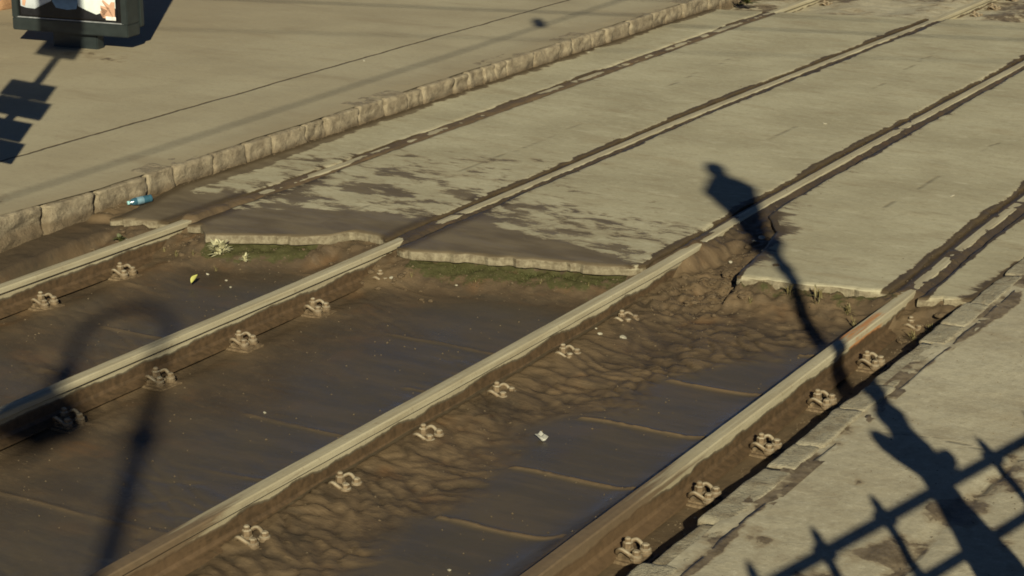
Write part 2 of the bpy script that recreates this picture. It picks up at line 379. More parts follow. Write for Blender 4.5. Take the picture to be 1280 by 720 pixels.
# ---- track bed + mud between rails and slabs
def bed_fields(X, Y):
    u, v = sk(X, Y)
    ye = yedge(X); t = ye - Y                      # >0 in the open bed
    r = [railx(k, Y) for k in range(4)]
    lo = fbm(X * 1.1, Y * 1.1, 4, 3); mid = fbm(u * 3, v * 7, 4, 9); fine = fbm(X * 16, Y * 16, 3, 21)
    z = -.188 + .006 * lo + .0012 * mid
    # ground beside rails A,B right side sits a little lower, gap under the foot
    for k in (0, 1):
        d = X - r[k]; z = z - .012 * np.exp(-((d - .11) / .06) ** 2) + .006 * np.exp(-((d - .28) / .1) ** 2)
    dry = np.zeros(X.shape); wet = np.zeros(X.shape)
    # deep silt along rail C
    dC = X - r[2]
    z = np.where(dC > 0, z + .034 * np.exp(-(np.maximum(dC - .05, 0) / .42) ** 2) * sm(5.6, 8.2, Y) + .012 * np.exp(-(dC / .3) ** 2), z)
    dry = np.where(dC > 0, .5 * np.exp(-(dC / .5) ** 2), dry)
    zl = .11 * np.exp(-(np.maximum(-dC - .03, 0) / .13) ** 1.3) * (.35 + .65 * sm(9.6, 7.4, Y))
    z = np.where(dC <= 0, z + zl, z); dry = np.where(dC <= 0, np.maximum(dry, 3.5 * zl), dry)
    dD = X - r[3]
    zD = (.050 + .045 * sm(8.6, 7.2, Y) + .008 * fbm(X * 3, Y * 3, 3, 35)) * np.exp(-(np.maximum(-dD - .04, 0) / (.13 + .04 * sm(8.6, 7.2, Y))) ** 2) + .042 * sm(.35, .9, dC) * (dC > 0)
    z = np.where(dD <= 0, z + zD, z); dry = np.where(dD <= 0, np.maximum(dry, .75 * np.exp(-(dD / .15) ** 2)), dry); painted_sheen = np.exp(-(((u + 11.50) / .30) ** 2 + ((v - 3.76) / .045) ** 2)) + np.exp(-(((u + 11.0) / .28) ** 2 + ((v - 3.25) / .05) ** 2)); dry = np.maximum(dry, .75 * painted_sheen * (.6 + .8 * vn(u * 9, v * 20, 3)))  # two pale streaks put a silvery wet sheen into the mud colour
    # dirt right of D rises toward the pavement wall
    z = np.where(dD > .1, z + .012 * sm(.1, .35, dD) + .006 * fine, z); dry = np.where(dD > .05, .35 + .3 * lo, dry)
    # mounds round the fastenings
    for k, ks in ROWS.items():
        for q in ks:
            yy = KY(q); cx = RX[k] + .13
            a = {0: .010, 1: .010, 2: .010, 3: .006}[k]
            if k == 1 and q == 4: a = .035
            if k == 2 and q <= -2: a = .02
            g = np.exp(-(((X - cx) / .15) ** 2 + ((Y - yy + .03) / .16) ** 2)); z = z + a * g; dry = np.maximum(dry, .6 * g)
    # ripple-cracked silt between C and D
    xb = np.interp(Y, [4, 6.6, 7.5, 8.4, 9.3, 9.9, 10.6, 11.2], [-4.85, -4.72, -4.68, -4.82, -4.66, -4.5, -4.0, -3.9]) + .34 * fbm(X * 2.2, Y * 2.2, 5, 31, .6)
    ca = sm(-.12, .30, xb - X) * (dC > .05)
    wu = u + .34 * fbm(u * 1.7, v * 3, 4, 41); wv = v + .20 * fbm(u * 2.0, v * 2.6, 5, 51)
    f1, f2, cid = voro(wu / .21, wv / .125, 5)
    e = f2 - f1
    g1, g2, _ = voro(wu / .34 + 7.3, wv / .10 + 3.1, 9)
    e2 = g2 - g1
    rdg = np.abs(fbm(wu * 2.3, wv * 6.5, 4, 57, .55)); pad = .42 * sm(0, .40, e) + .22 * sm(0, .5, e2) + .36 * sm(0, .22, rdg)
    z = z + ca * (.025 * (pad - .55) * (.45 + 1.1 * vn(X * 1.4, Y * 1.4, 6)) + .005 * (cid - .5) + .003 * fine + .004 * lo)
    dry = dry * (1 - ca) + ca * np.clip(.95 * sm(.25, .95, pad) - .25 * (cid > .8), 0, 1) * (.7 + .4 * mid)
    # wet film in the flats
    wet = sm(.13, .34, np.minimum(np.minimum(np.abs(X - r[1]), np.abs(dC)), np.abs(X - r[0])) - .05 * lo)
    wet = wet * sm(.15, .8, t + .35 * lo) * (1 - ca)
    wet = np.where((X > r[2]) , sm(.08, .24, -dD + .05 * fine) * (1 - ca) * sm(.1, .5, t), wet)
    wet = np.where(dD > 0, .15, wet)
    ab = (X < r[1]) & (X > r[0]); wet = np.where(ab, wet * (.35 + .5 * sm(-.2, .4, fbm(u * .8, v * 2.2, 3, 61))), wet)
    bc = (X > r[1]) & (X < r[2]); wet = np.where(bc, wet * (.35 + .65 * sm(-6.9, -6.2, X) * sm(-.35, .1, fbm(u * .7, v * 1.6, 3, 71) + .15)), wet)
    # silt wrinkles in B-C and A-B
    wr = (ab | bc) * sm(-.05, .35, fbm(u * 1.0, v * 1.8, 3, 81))
    h1, h2, _ = voro((u + .2 * fbm(u * 2, v * 3, 2, 83)) / .33, v / .09, 13)
    z = z + wr * .0050 * sm(0, .35, h2 - h1) + (ab | bc) * .0035 * fbm(u * 2.4, v * 11, 4, 85)
    dry = dry + wr * .12
    # joint ridges between the sunken panels
    for q in range(-4, 6):
        yj = KY(q) - .10 + .012 * fbm(X * 3 + q, Y * 0 + q, 2, 91) - .035 * (q == 1)
        a = np.exp(-((Y - yj) / .017) ** 2)
        cd = (X > xb + .02) & (dD < -.18) & (dC > .1)
        on = cd * 1.0 + (ab * .6 + bc * .5) * sm(.4, .55, vn(X * 1.7, Y * 0 + q * 3.3, 8)) * (X - np.where(ab, r[0], r[1]) > .25)
        gap = .55 + .45 * (vn(X * 22, Y * 0 + q, 5) > .3)
        z = z + .011 * a * on * gap; dry = np.maximum(dry, a * on * .95); wet = wet * (1 - a * on)
    # bank of dirt under the edge of the slabs
    bank = sm(.34, .0, t + .06 * fbm(X * 5, Y * 5, 2, 101)) * (t > -5)
    rough = fbm(X * 11, Y * 11, 4, 111)
    zb = z + bank * (.095 + .016 * rough)
    holex = sm(-5.46, -5.38, X) * sm(-4.80, -4.95, X); ins = sm(0.0 + .5 * holex, -.14 - .25 * holex, t)                        # rising under/behind the slab edge
    fillz = -.020 + .010 * rough
    for k in range(4):
        d = np.abs(X - r[k])
        amp = [.031, .005, .006, .015][k] * (.55 + .45 * sm(13.8, 11, Y))
        hump = amp * (.72 + .9 * fbm(X * 4, Y * 1.3 + k * 5, 3, 121 + k))
        fillz = fillz + hump * sm(.085, .03, d) + .011 * sm(.095, .05, d)
        if k in (1, 2):
            fillz = fillz + .012 * sm(.09, .03, d) * sm(1.2, .2, -t)
    hole = ((X > r[2]) & (X < -4.85)) * sm(13.0, 12.2, Y)
    fillz = fillz - .020 * hole + .022 * hole * rough + .014 * hole * fbm(X * 26, Y * 26, 3, 115)
    zb = zb + bank * .022 * fbm(X * 26, Y * 26, 3, 113)
    z = zb * (1 - ins) + fillz * ins
    # rubble apron in the missing corner
    ap = np.exp(-(((X + 5.08) / .38) ** 2 + ((Y - 11.35) / .62) ** 2))
    z = z + ap * (1 - ins) * (.035 + .045 * rough + .035 * fbm(X * 24, Y * 24, 3, 114))
    ap2 = np.exp(-(((X + 7.35) / .30) ** 2 + ((Y - 10.75) / .33) ** 2)); z = z + ap2 * (1 - ins) * (.05 + .015 * rough)
    ap3 = np.exp(-(((X + 8.55) / .22) ** 2 + ((Y - 10.35) / .3) ** 2)); z = z + ap3 * (1 - ins) * (.06 + .02 * rough)
    ap5 = np.exp(-(((X + 9.02) / .20) ** 2 + ((Y - 10.25) / .30) ** 2)); z = z + ap5 * (1 - ins) * (.075 + .02 * rough)
    ap4 = np.exp(-(((X + 3.62) / .2) ** 2 + ((Y - 11.3) / .45) ** 2)); z = z + ap4 * (1 - ins) * (.05 + .03 * rough)
    moss = bank * (1 - sm(-.02, -.1, t)) * ((X < -7.75) & (X > -8.4) | (X < -5.6) & (X > -7.0) | (X < -3.9) & (X > -4.9)) * (.70 + .35 * lo)
    moss = moss * np.where(X > -5, .72, 1)
    allap = np.maximum.reduce([ap, ap2, ap3, ap4, bank])
    dry = dry * (1 - .6 * allap) + allap * (.25 + .3 * rough); wet = wet * (1 - sm(.1, .5, allap)) * (1 - ins)
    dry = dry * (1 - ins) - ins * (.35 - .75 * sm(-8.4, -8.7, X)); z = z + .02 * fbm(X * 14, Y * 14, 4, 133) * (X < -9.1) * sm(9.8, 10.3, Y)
    z = np.where(Y > yfar(X) - .08, -.45, z)
    # shelf by the kerb
    sh = sm(-9.12, -9.20, X + .02 * fbm(X * 6, Y * 6, 2, 131)) * sm(-.05, .1, t + .1)
    z = z * (1 - sh) + (-.045 + .012 * lo + .01 * rough - .05 * sm(10.3, 8.6, Y)) * sh
    lip = sh * (1 - sh) * 4
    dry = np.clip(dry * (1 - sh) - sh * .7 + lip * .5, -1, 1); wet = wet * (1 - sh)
    return z, np.clip(dry, -1, 1), np.clip(moss, 0, 1), np.clip(wet, 0, 1)
ys = np.concatenate([np.arange(4.2, 12.6, .018), np.arange(12.6, 21.9, .035)])
xs = np.arange(-9.47, -3.44, .0165)
X, Y = np.meshgrid(xs, ys, indexing='ij')
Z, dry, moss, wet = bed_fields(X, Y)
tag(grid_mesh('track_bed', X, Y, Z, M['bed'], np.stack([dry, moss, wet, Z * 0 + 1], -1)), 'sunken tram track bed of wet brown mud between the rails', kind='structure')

# ---- far bed beyond the crossing
xs = np.arange(-9.47, -3.0, .04); ys = np.arange(20.4, 34, .05)
X, Y = np.meshgrid(xs, ys, indexing='ij'); t = Y - yfar(X)
Z = -.095 + .02 * fbm(X * 2, Y * 2, 4, 5) + .012 * fbm(X * 9, Y * 9, 3, 6) - .03 * sm(-.0, -.1, t)
for k in range(4):
    d = X - railx(k, Y)
    Z = Z + .03 * np.exp(-((np.abs(d) - .45) / .2) ** 2)
Z = np.where(t < 0, -.2, Z)
mk = np.zeros(X.shape + (4,)); mk[..., 0] = .45 + .35 * fbm(X * 2, Y * 2, 3, 7)
tag(grid_mesh('track_bed', X, Y, Z, M['pr'], mk), 'dusty track bed beyond the far edge of the crossing slabs', kind='structure')

# ------------------------------------------------------------------ crossing slabs
def slab(label, xl, xr, y0, y1, mudf, thick=.048, n=52, crack=None, part=None):
    """xl, xr functions of y; y0, y1 functions of x"""
    L = 10.5; ns = []
    v = np.concatenate([np.linspace(0, .30, 190)[:-1], np.linspace(.30, 1, 230)]); u = np.linspace(0, 1, n)
    U, V = np.meshgrid(u, v, indexing='ij')
    ym = 11 + V * 10
    for it in range(3):
        xx = xl(ym) * (1 - U) + xr(ym) * U
        ym = y0(xx) * (1 - V) + y1(xx) * V
    Xs = xx; Ys = ym
    # ragged margins
    j = .020 * fbm(Xs * 0 + 1.3, Ys * 5, 4, 140) ; j2 = .020 * fbm(Xs * 0 + 8.3, Ys * 5, 4, 150)
    Xs = Xs + j * (1 - U) ** 8 + j2 * U ** 8
    Ys = Ys + (.022 * fbm(Xs * 6, Ys * 0 + 2, 4, 160) + .030 * sm(.70, .92, vn(Xs * 6.5, Xs * 0 + 1, 4)) + .02 * sm(.6, .8, vn(Xs * 23, Xs * 0 + 5, 4))) * (1 - V) ** 60
    # chipped corners
    e = np.minimum(np.minimum(U, 1 - U) * (xr(ym) - xl(ym)), np.minimum(V, 1 - V) * L)
    uu, vv = sk(Xs, Ys)
    Zs = .0035 * fbm(Xs * .9, Ys * .9, 3, 170) + .0022 * fbm(uu * 3, vv * 9, 4, 180) - .010 * sm(.035, 0, e) * (.4 + .9 * vn(Xs * 9, Ys * 9, 3))
    mud = mudf(Xs, Ys)
    near_edge = np.minimum(U, 1 - U) * (xr(ym) - xl(ym))
    gw = .008 + .022 * sm(-8.6, -7, Xs) + .018 * sm(-7, -4.6, Xs); mud = np.maximum(mud, 1.25 * sm(gw, .0, near_edge - .045 * fbm(Xs * 3, Ys * 1.6, 4, 190)) + .2 * sm(.25, 0, near_edge))
    ck = np.zeros(Xs.shape)
    if crack is not None: ck = crack(Xs, Ys)
    mk = np.stack([np.clip(mud, -1, 1.6), np.clip(ck, 0, 1) * .6, sm(.12, .05, near_edge), Zs * 0 + 1], -1)
    o = grid_mesh('concrete_slab', Xs, Ys, Zs + .001, M['slab'], mk, skirt=thick, bev=.007)
    return tag(o, label, 'concrete slab', 'concrete slabs of the tram crossing')
A_, B_, C_, D_ = [lambda y, k=k: railx(k, y) for k in range(4)]
def crackline(pts, w=.008, s=1, gate=.42):
    w = w * .35
    P = np.array(pts)
    def f(x, y):
        best = np.full(x.shape, 9.)
        xx = x + .03 * fbm(x * 6, y * 6, 3, 200 + s); yy = y + .03 * fbm(x * 6, y * 6, 3, 210 + s)
        for a, b in zip(P[:-1], P[1:]):
            d = b - a; tt = np.clip(((xx - a[0]) * d[0] + (yy - a[1]) * d[1]) / (d @ d), 0, 1)
            best = np.minimum(best, np.hypot(xx - a[0] - tt * d[0], yy - a[1] - tt * d[1]))
        return sm(w + .010, w, best) * sm(gate, gate + .25, vn(x * 3.1, y * 3.1, s)) * .8
    return f
def patchy(x, y, yb, w=.5, s=0, hi=.95):
    u, v = sk(x, y)
    dy = y - yb + .22 * fbm(u * .9, v * 2.2, 3, 227 + s); base = .95 * sm(.10, -.30, dy) + .47 * sm(w * 3.2, w * .8, dy)
    nn = fbm(u * 2.6, v * 5.0, 5, 220 + s, .6)
    return hi * base + .50 * nn * np.minimum(1, base * 2.4) * (1 - .8 * sm(.8, 1.1, base))
slab('narrow pale crossing slab strip between the stone kerb and the first rail, muddy near end',
     lambda y: np.interp(y, [10.3, 10.7, 11.4, 30], [-9.24, -9.28, -9.46, -9.46]), lambda y: A_(y) - .075, lambda x: yedge(x), yfar,
     lambda x, y: np.maximum(patchy(x, y, 11.2 + .5 * (x + 9.4), .75, 1), .9 * sm(.17, .02, x + 9.44 - .10 * sm(15.5, 12, y) + .07 * fbm(x * 3, y * 2.3, 3, 230))), n=34)
slab('crossing slab between the first and second rails, near end under a sheet of brown mud',
     lambda y: A_(y) + .070, lambda y: B_(y) - .085, yedge, yfar,
     lambda x, y: patchy(x, y, 11.35 + .35 * (x + 8) , .95, 2), crack=crackline([(-7.9, 11), (-7.85, 14), (-8.0, 18)], .006, 1, .4))
slab('wide crossing slab in the middle, mud along its near edge',
     lambda y: B_(y) + .085, lambda y: C_(y) - .092, yedge, yfar,
     lambda x, y: np.maximum(patchy(x, y, np.interp(x, [-7.2, -6.5, -5.5], [11.75, 11.3, 11.18]), .45, 3), patchy(x, y, np.interp(x, [-7.2, -6.4], [11.6, 10.9]), .8, 4, .8)),
     crack=crackline([(-6.3, 13.4), (-6.25, 17), (-6.5, 21)], .004, 2, .62))
slab('pale crossing slab between the third and fourth rails, its near left corner broken off',
     lambda y: np.interp(y, [11.2, 11.55, 12.4, 12.75, 13.2, 30], [-4.91, -4.97, -5.12, -5.34, -5.38, -5.37]), lambda y: D_(y) - .105, lambda x: np.interp(x, [-5.4, -4.91, -4, -3.8], [11.22, 11.29, 11.42, 11.45]), yfar,
     lambda x, y: .62 * sm(.30, 0, x - np.interp(y, [11.2, 11.55, 12.4, 12.75, 13.6], [-5.3, -5.0, -5.13, -5.34, -5.45]) + .10 * fbm(x * 3, y * 3, 3, 240)) * sm(14, 12.8, y),
     crack=crackline([(-4.78, 11.9), (-4.72, 13.4), (-4.62, 16.5), (-4.5, 20)], .006, 3, .45))
slab('narrow crossing slab between the last rail and the right pavement',
     lambda y: D_(y) + .105, lambda y: -3.475 + 0 * y, yedge, yfar,
     lambda x, y: .60 * sm(.15, 0, -3.49 - x - .14 * fbm(x * 2, y * 2, 3, 250)) * sm(13.5, 12, y), n=26)

# ------------------------------------------------------------------ rails
def rail_mesh(k):
    hd, foot = .039, .074
    prof = [(-hd, -.006), (-hd + .007, .0), (0, .0015), (hd - .007, 0), (hd, -.006), (hd, -.033), (.026, -.040), (.010, -.052), (.009, -.135), (.020, -.152), (foot, -.164), (foot, -.175), (-foot, -.175), (-foot, -.164), (-.020, -.152), (-.009, -.135), (-.010, -.052), (-.026, -.040), (-hd, -.033)]
    ys = np.concatenate([np.arange(2.0, 24, .12), np.arange(24, 46, 1.0)])
    bm = bmesh.new(); rings = []
    for y in ys:
        x0 = float(railx(k, y)); dz = .0015 * math.sin(y * 1.7 + k)
        jit = .0012
        rings.append([bm.verts.new((x0 + px + (random.uniform(-jit, jit) if abs(pz) < .04 else 0), y, pz + dz)) for px, pz in prof])
    n = len(prof)
    for a, b in zip(rings[:-1], rings[1:]):
        for i in range(n): bm.faces.new((a[i], a[(i + 1) % n], b[(i + 1) % n], b[i]))
    bm.faces.new(rings[0]); bm.faces.new(rings[-1][::-1])
    return bm
RL = ['dusty steel tram rail nearest the stone kerb on the left', 'dusty steel tram rail second from the stone kerb, left of the wide smooth mud',
      'dusty steel tram rail left of the cracked mud, clips half buried', 'tram rail nearest the right pavement with orange rust patches']
for k in range(4):
    o = bm_obj('rail', rail_mesh(k), M['rail']); tag(o, RL[k], 'rail', 'tram rails')

# ------------------------------------------------------------------ fastenings
def clip_obj(par):
    bm = bmesh.new()
    h = [(.058, -.040, -.150), (.075, -.060, -.128), (.105, -.074, -.112), (.138, -.070, -.128), (.150, -.050, -.152), (.130, -.028, -.158), (.100, -.024, -.150), (.082, -.014, -.144)]
    pts = h + [(.076, 0, -.143)] + [(a, -b, c) for a, b, c in h[::-1]]
    tube(bm, smooth_path(pts, 5), .0115, 8)
    bm_obj('spring_clip', bm, M['fast'], par, True)
def fastening(label, loc):
    t = thing('rail_fastening', label, 'rail clip', loc, 0, 'clip fastenings along the rails')
    bm = bmesh.new(); box(bm, (.125, 0, -.180), (.21, .185, .016), 0, .003); box(bm, (.135, 0, -.170), (.15, .135, .012), 0, .003)
    box(bm, (.082, 0, -.160), (.022, .12, .022), 0, .004)
    bm_obj('base_plate', bm, M['fast'], t)
    clip_obj(t)
    bm = bmesh.new(); lathe(bm, [(.011, -.17), (.011, -.140), (.029, -.139), (.030, -.130), (.012, -.129)], (.098, 0, 0), 14)
    lathe(bm, [(.025, -.129), (.026, -.124), (.026, -.100), (.019, -.094)], (.098, 0, 0), 6)
    lathe(bm, [(.016, -.096), (.0165, -.080), (.010, -.073)], (.098, 0, 0), 10)
    bm_obj('bolt', bm, M['fast'], t, False)
    for s in (-1, 1):
        bm = bmesh.new(); lathe(bm, [(.031, -.166), (.032, -.155), (.024, -.152), (.023, -.146), (.031, -.143), (.029, -.134), (.016, -.130)], (.172, .048 * s, 0), 14)
        lathe(bm, [(.021, -.134), (.021, -.114), (.014, -.108)], (.172, .048 * s, 0), 6)
        bm_obj('lag_screw', bm, M['fast'], t, False)
    for ch in t.children: ch.data.transform(Matrix.Translation((.012, 0, -.016)) @ Matrix.Diagonal((.91, .91, .91, 1)))
    return t
RN = ['the rail nearest the kerb', 'the second rail from the kerb', 'the half buried third rail', 'the rightmost rail']
ORD = ['first', 'second', 'third', 'fourth', 'fifth', 'sixth', 'seventh', 'eighth', 'ninth', 'tenth', 'eleventh', 'twelfth', 'thirteenth', 'fourteenth', 'fifteenth', 'sixteenth', 'seventeenth', 'eighteenth', 'nineteenth', 'twentieth',
       'twenty first', 'twenty second', 'twenty third', 'twenty fourth', 'twenty fifth', 'twenty sixth', 'twenty seventh', 'twenty eighth', 'twenty ninth', 'thirtieth', 'thirty first', 'thirty second', 'thirty third', 'thirty fourth', 'thirty fifth', 'thirty sixth', 'thirty seventh', 'thirty eighth'] + ['forty'[:4] + 'ieth'] + ['forty ' + q for q in ('first', 'second', 'third', 'fourth', 'fifth', 'sixth', 'seventh', 'eighth', 'ninth')] + ['fiftieth'] + ['fifty ' + q for q in ('first', 'second', 'third', 'fourth', 'fifth', 'sixth', 'seventh', 'eighth', 'ninth')]
ORD.insert(38, 'thirty ninth'); ORD[39] = 'fortieth'
F0 = None
for k, ks in ROWS.items():
    for q in ks:
        n = len(ks) - 1 - ks.index(q)
        look = {0: 'muddy iron clip fastening', 1: 'dusty iron clip fastening', 2: 'clip fastening poking out of silt', 3: 'large muddy iron clip fastening'}[k]
        lab = f'{look} on {RN[k]}, {ORD[n]} from the slabs'
        loc = (RX[k], KY(q), {2: -.001, 1: 0, 0: 0, 3: .004}[k] - (.012 if (k == 1 and q == 4) else 0))
        if F0 is None: F0 = fastening(lab, loc)
        else: copy_tree(F0, loc, lab, random.uniform(-.07, .07))
for i, (k, y) in enumerate([(0, 22.05), (0, 22.80), (1, 22.15), (1, 22.78), (1, 23.5)]):
    copy_tree(F0, (float(railx(k, y)) + .02, y, .055), f'far dusty clip past the slabs on {RN[k]}, {ORD[i if k == 0 else i - 2]} along it', 0)

# ------------------------------------------------------------------ left kerb stones and pavement
y = 7.6; i = 0
kst = []
while y < 22.4:
    L = random.choice([.2, .26, .3, .36, .42, .5]) * random.uniform(.9, 1.1) if y > 10.6 else random.uniform(.42, .55); kst.append((y, min(L, 22.6 - y))); y += L + .006
def kerbx(y): return -9.455 - .26 * sm(10.6, 9.0, y) * .5 + .0 * y
def stone_block(name, label, cat, grp, x0, x1, y0, y1, z0, z1, mat, amp, seed, nx=9, ny=16, nz=9, rnd=.03, slant=0):
    bm = bmesh.new(); bmesh.ops.create_cube(bm, size=1)
    bmesh.ops.subdivide_edges(bm, edges=bm.edges[:], cuts=13, use_grid_fill=True)
    cx, cy, cz = (x0 + x1) / 2, (y0 + y1) / 2, (z0 + z1) / 2; sx, sy, sz = (x1 - x0) / 2, (y1 - y0) / 2, (z1 - z0) / 2
    co = np.array([v.co[:] for v in bm.verts]) * 2
    P = co * np.array([sx, sy, sz])
    r = rnd; S = np.array([sx, sy, sz])
    core = np.clip(P, -(S - r), S - r); d = P - core; ln = np.linalg.norm(d, axis=1, keepdims=True); nrm = np.where(ln > 1e-6, d / np.maximum(ln, 1e-6), 0)
    P = core + nrm * r
    P[:, 2] += slant * P[:, 0]
    W = P + np.array([cx, cy, cz])
    nz_ = fbm(W[:, 1] * 7 + seed * 3.1, W[:, 2] * 9 + W[:, 0] * 8, 4, 300 + seed % 7) + .5 * fbm(W[:, 1] * 21 + seed, W[:, 2] * 24 + W[:, 0] * 19, 3, 310)
    top = np.clip(nrm[:, 2], 0, 1)
    P = W + nrm * (amp * nz_ * (1 - .75 * top))[:, None]
    for v, p in zip(bm.verts, P): v.co = p
    o = bm_obj(name, bm, mat, None, True)
    return tag(o, label, cat, grp)
for i, (y, L) in enumerate(kst):
    vis = i
    yc = y + L / 2; xf = float(kerbx(yc)) + random.uniform(-.012, .012); h = .14 + random.uniform(-.008, .006)
    stone_block('kerb_stone', f'rough granite kerb stone along the left pavement, {ORD[i]} from the near left end', 'kerb stone', 'rough granite kerb stones',
                xf - .22, xf, y, y + L, -.14, h, M['kerb'], (.036 if y < 10.6 else .024) + .010 * random.random(), i, rnd=.022)
# left pavement: one sheet, fine near the kerb
ys = np.concatenate([np.arange(5, 23, .06), np.arange(23, 60, 1.5)]); xs = np.concatenate([np.arange(-60, -16, 2.), np.arange(-16, -9.7, .08), np.arange(-9.7, -9.45, .02)])
X, Y = np.meshgrid(xs, ys, indexing='ij')
lim = kerbx(Y) - .035 + .018 * fbm(Y * 3, Y * 0 + 2, 4, 402)
X = np.where(X > -9.75, -9.75 + (X + 9.75) * ((lim + 9.75) / .30), X)
Z = .139 + .006 * fbm(X * .8, Y * .8, 4, 400) + .003 * fbm(X * 4, Y * 4, 3, 401) + .004 * sm(-9.9, -9.6, X)
mk = np.zeros(X.shape + (4,)); 
mk[..., 0] = .46 * np.exp(-(((X + 9.9) / .45) ** 2 + ((Y - 9.9) / .5) ** 2)) + .42 * np.exp(-((((X + 12.9) / .62) ** 4) + ((Y - 14.45) / .26) ** 4)) + .25 * fbm(X * 2, Y * 2, 3, 405) * (X > -16)
tag(grid_mesh('pavement', X, Y, Z, M['pl'], mk), 'raised pale left pavement with a long crack', kind='structure')

# ------------------------------------------------------------------ right pavement and edging stones
ys = np.concatenate([np.arange(-14, 6.6, .2), np.arange(6.6, 13.6, .02), np.arange(13.6, 60, .8)]); xs = np.concatenate([np.arange(-3.31, -1.7, .02), np.arange(-1.7, 12, .5)])
X, Y = np.meshgrid(xs, ys, indexing='ij')
u, v = sk(X, Y)
X2 = X + np.where(X < -3.0, .018 * fbm(X * 0 + 3, Y * 4, 4, 410) * (X < -3.29), 0)
dip = np.exp(-((X + 2.50 - .03 * (Y - 8.5) + .03 * fbm(Y * 2, Y * 0, 3, 411)) / .05) ** 2) * sm(10.2, 9.6, Y)
Z = .022 + .006 * fbm(X, Y, 3, 412) + .0035 * fbm(X * 6, Y * 6, 4, 413) - .010 * dip
md = np.zeros(X.shape)
for (cx, cy, rx, ry, a) in [(-2.62, 7.75, .14, .38, .75), (-2.50, 8.28, .15, .26, .85), (-2.47, 8.85, .12, .32, .68), (-2.46, 9.35, .12, .30, .68), (-2.2, 8.1, .10, .30, .55), (-3.15, 7.55, .17, .33, .56), (-3.06, 8.45, .07, .16, .5), (-2.25, 8.8, .10, .22, .6), (-2.3, 10.3, .1, .1, .4), (-2.75, 7.3, .2, .3, .6)]:
    wx = .16 * fbm(X * 3.1, Y * 2.3, 5, 431, .6); wy = .3 * fbm(X * 2.7, Y * 2.1, 5, 441, .6)
    md = np.maximum(md, a * np.exp(-((((X + wx - cx) / rx) ** 2 + ((Y + wy - cy) / ry) ** 2) ** .8)))
md = np.maximum(md, .74 * sm(.09, 0, X + 3.31 - .11 * fbm(Y * 1.6, Y * 0 + 4, 4, 415)) )
md = np.maximum(md, .50 * np.exp(-((X + 2.50 - .03 * (Y - 8.5) + wx * .5) / .09) ** 2) * sm(9.9, 9.5, Y)); md = md + .22 * fbm(u * 3, v * 5, 5, 416, .65)
c1 = crackline([(-2.52, 6), (-2.50, 8), (-2.46, 10), (-2.42, 13)], .005, 5, .25)(X, Y)
c2 = crackline([(-3.3, 9.05), (-2.9, 9.15), (-2.45, 9.1)], .003, 6, .55)(X, Y)
mk = np.stack([np.clip(md, 0, 1), np.clip(np.maximum(c1, c2 * .7), 0, 1), Z * 0, Z * 0 + 1], -1)
tag(grid_mesh('pavement', X2, Y, Z, M['pr'], mk, skirt=.06), 'broken pale concrete pavement on the right with muddy patches', kind='structure')
y = 5.6; i = 0
for L in [.5, .66, .38, .52, .75, .33, .58, .42, .82, .36, .47, .7, .45, .5, .55, .5, .5, .5]:
    off = random.uniform(-.018, .014); sl = random.uniform(-.10, .03)
    o = stone_block('edging_stone', f'chipped pale edging block by the right pavement, {ORD[i]} from the picture bottom', 'edging block', 'chipped edging blocks along the right pavement',
                -3.485 + off, -3.335 + random.uniform(-.008, .008), y, y + L, -.19, .024 + random.uniform(-.006, .006), M['edge'], .022, 40 + i, rnd=.014, slant=-sl)
    c = Vector((-3.41, y + L / 2, 0)); rz = random.uniform(-.045, .02)
    o.data.transform(Matrix.Translation(c) @ Matrix.Rotation(rz, 4, 'Z') @ Matrix.Translation(-c))
    y += L + .001; i += 1
# mud packed behind the edging
xs = np.arange(-3.40, -3.24, .02); ys = np.arange(5.4, 15, .03); X, Y = np.meshgrid(xs, ys, indexing='ij')
Z = .022 + .006 * fbm(X * 12, Y * 7, 4, 420); mk = np.zeros(X.shape + (4,)); mk[..., 0] = .50 + .55 * fbm(X * 3, Y * 2.2, 4, 421)
tag(grid_mesh('mud', X, Y, Z, M['pr'], mk), 'brown mud packed in the gap behind the edging blocks', kind='structure')

# ground to the horizon
bm = bmesh.new(); 
for v in [(-600, -600), (600, -600), (600, 600), (-600, 600)]: bm.verts.new((v[0], v[1], -.32))
bm.faces.new(bm.verts[:]); tag(bm_obj('ground', bm, M['ground']), 'flat dusty ground around the street', kind='structure')

# ------------------------------------------------------------------ small things on the ground
def zat(x, y):
    return float(bed_fields(np.array([[x]]), np.array([[y]]))[0][0, 0])
# bottle
bt = thing('plastic_bottle', 'small empty blue tinted plastic bottle lying in the mud at the kerb foot', 'bottle', (-9.35, 10.76, .030), R(63))
def m_bottle():
    t = NT('blue_plastic'); n = t.noise(t.objc(), 30, 3)
    m = t.out(t.mix(n, (.02, .065, .10), (.045, .12, .165)), .18, t.bump(n, .3, .003), spec=.6); return m
MB_ = m_bottle()
def axis_x(o):
    o.data.transform(Matrix.Rotation(R(90), 4, 'Y')); return o
bm = bmesh.new(); lathe(bm, [(.020, -.105), (.031, -.100), (.032, -.085), (.029, -.08), (.032, -.072), (.032, -.03), (.0315, .035), (.032, .05), (.027, .072), (.014, .09), (.0135, .098)], n=20)
axis_x(bm_obj('body', bm, MB_, bt, True))
bm = bmesh.new(); lathe(bm, [(.0325, -.028), (.0330, -.026), (.0325, .030), (.0320, .032)], n=20)
axis_x(bm_obj('label', bm, m_plain('pale_blue_paper', (.13, .22, .27), .5), bt, True))
bm = bmesh.new(); lathe(bm, [(.0135, .092), (.0165, .093), (.0165, .110), (.013, .113)], n=16)
axis_x(bm_obj('cap', bm, m_plain('turquoise_plastic', (.30, .55, .56), .4), bt, True))
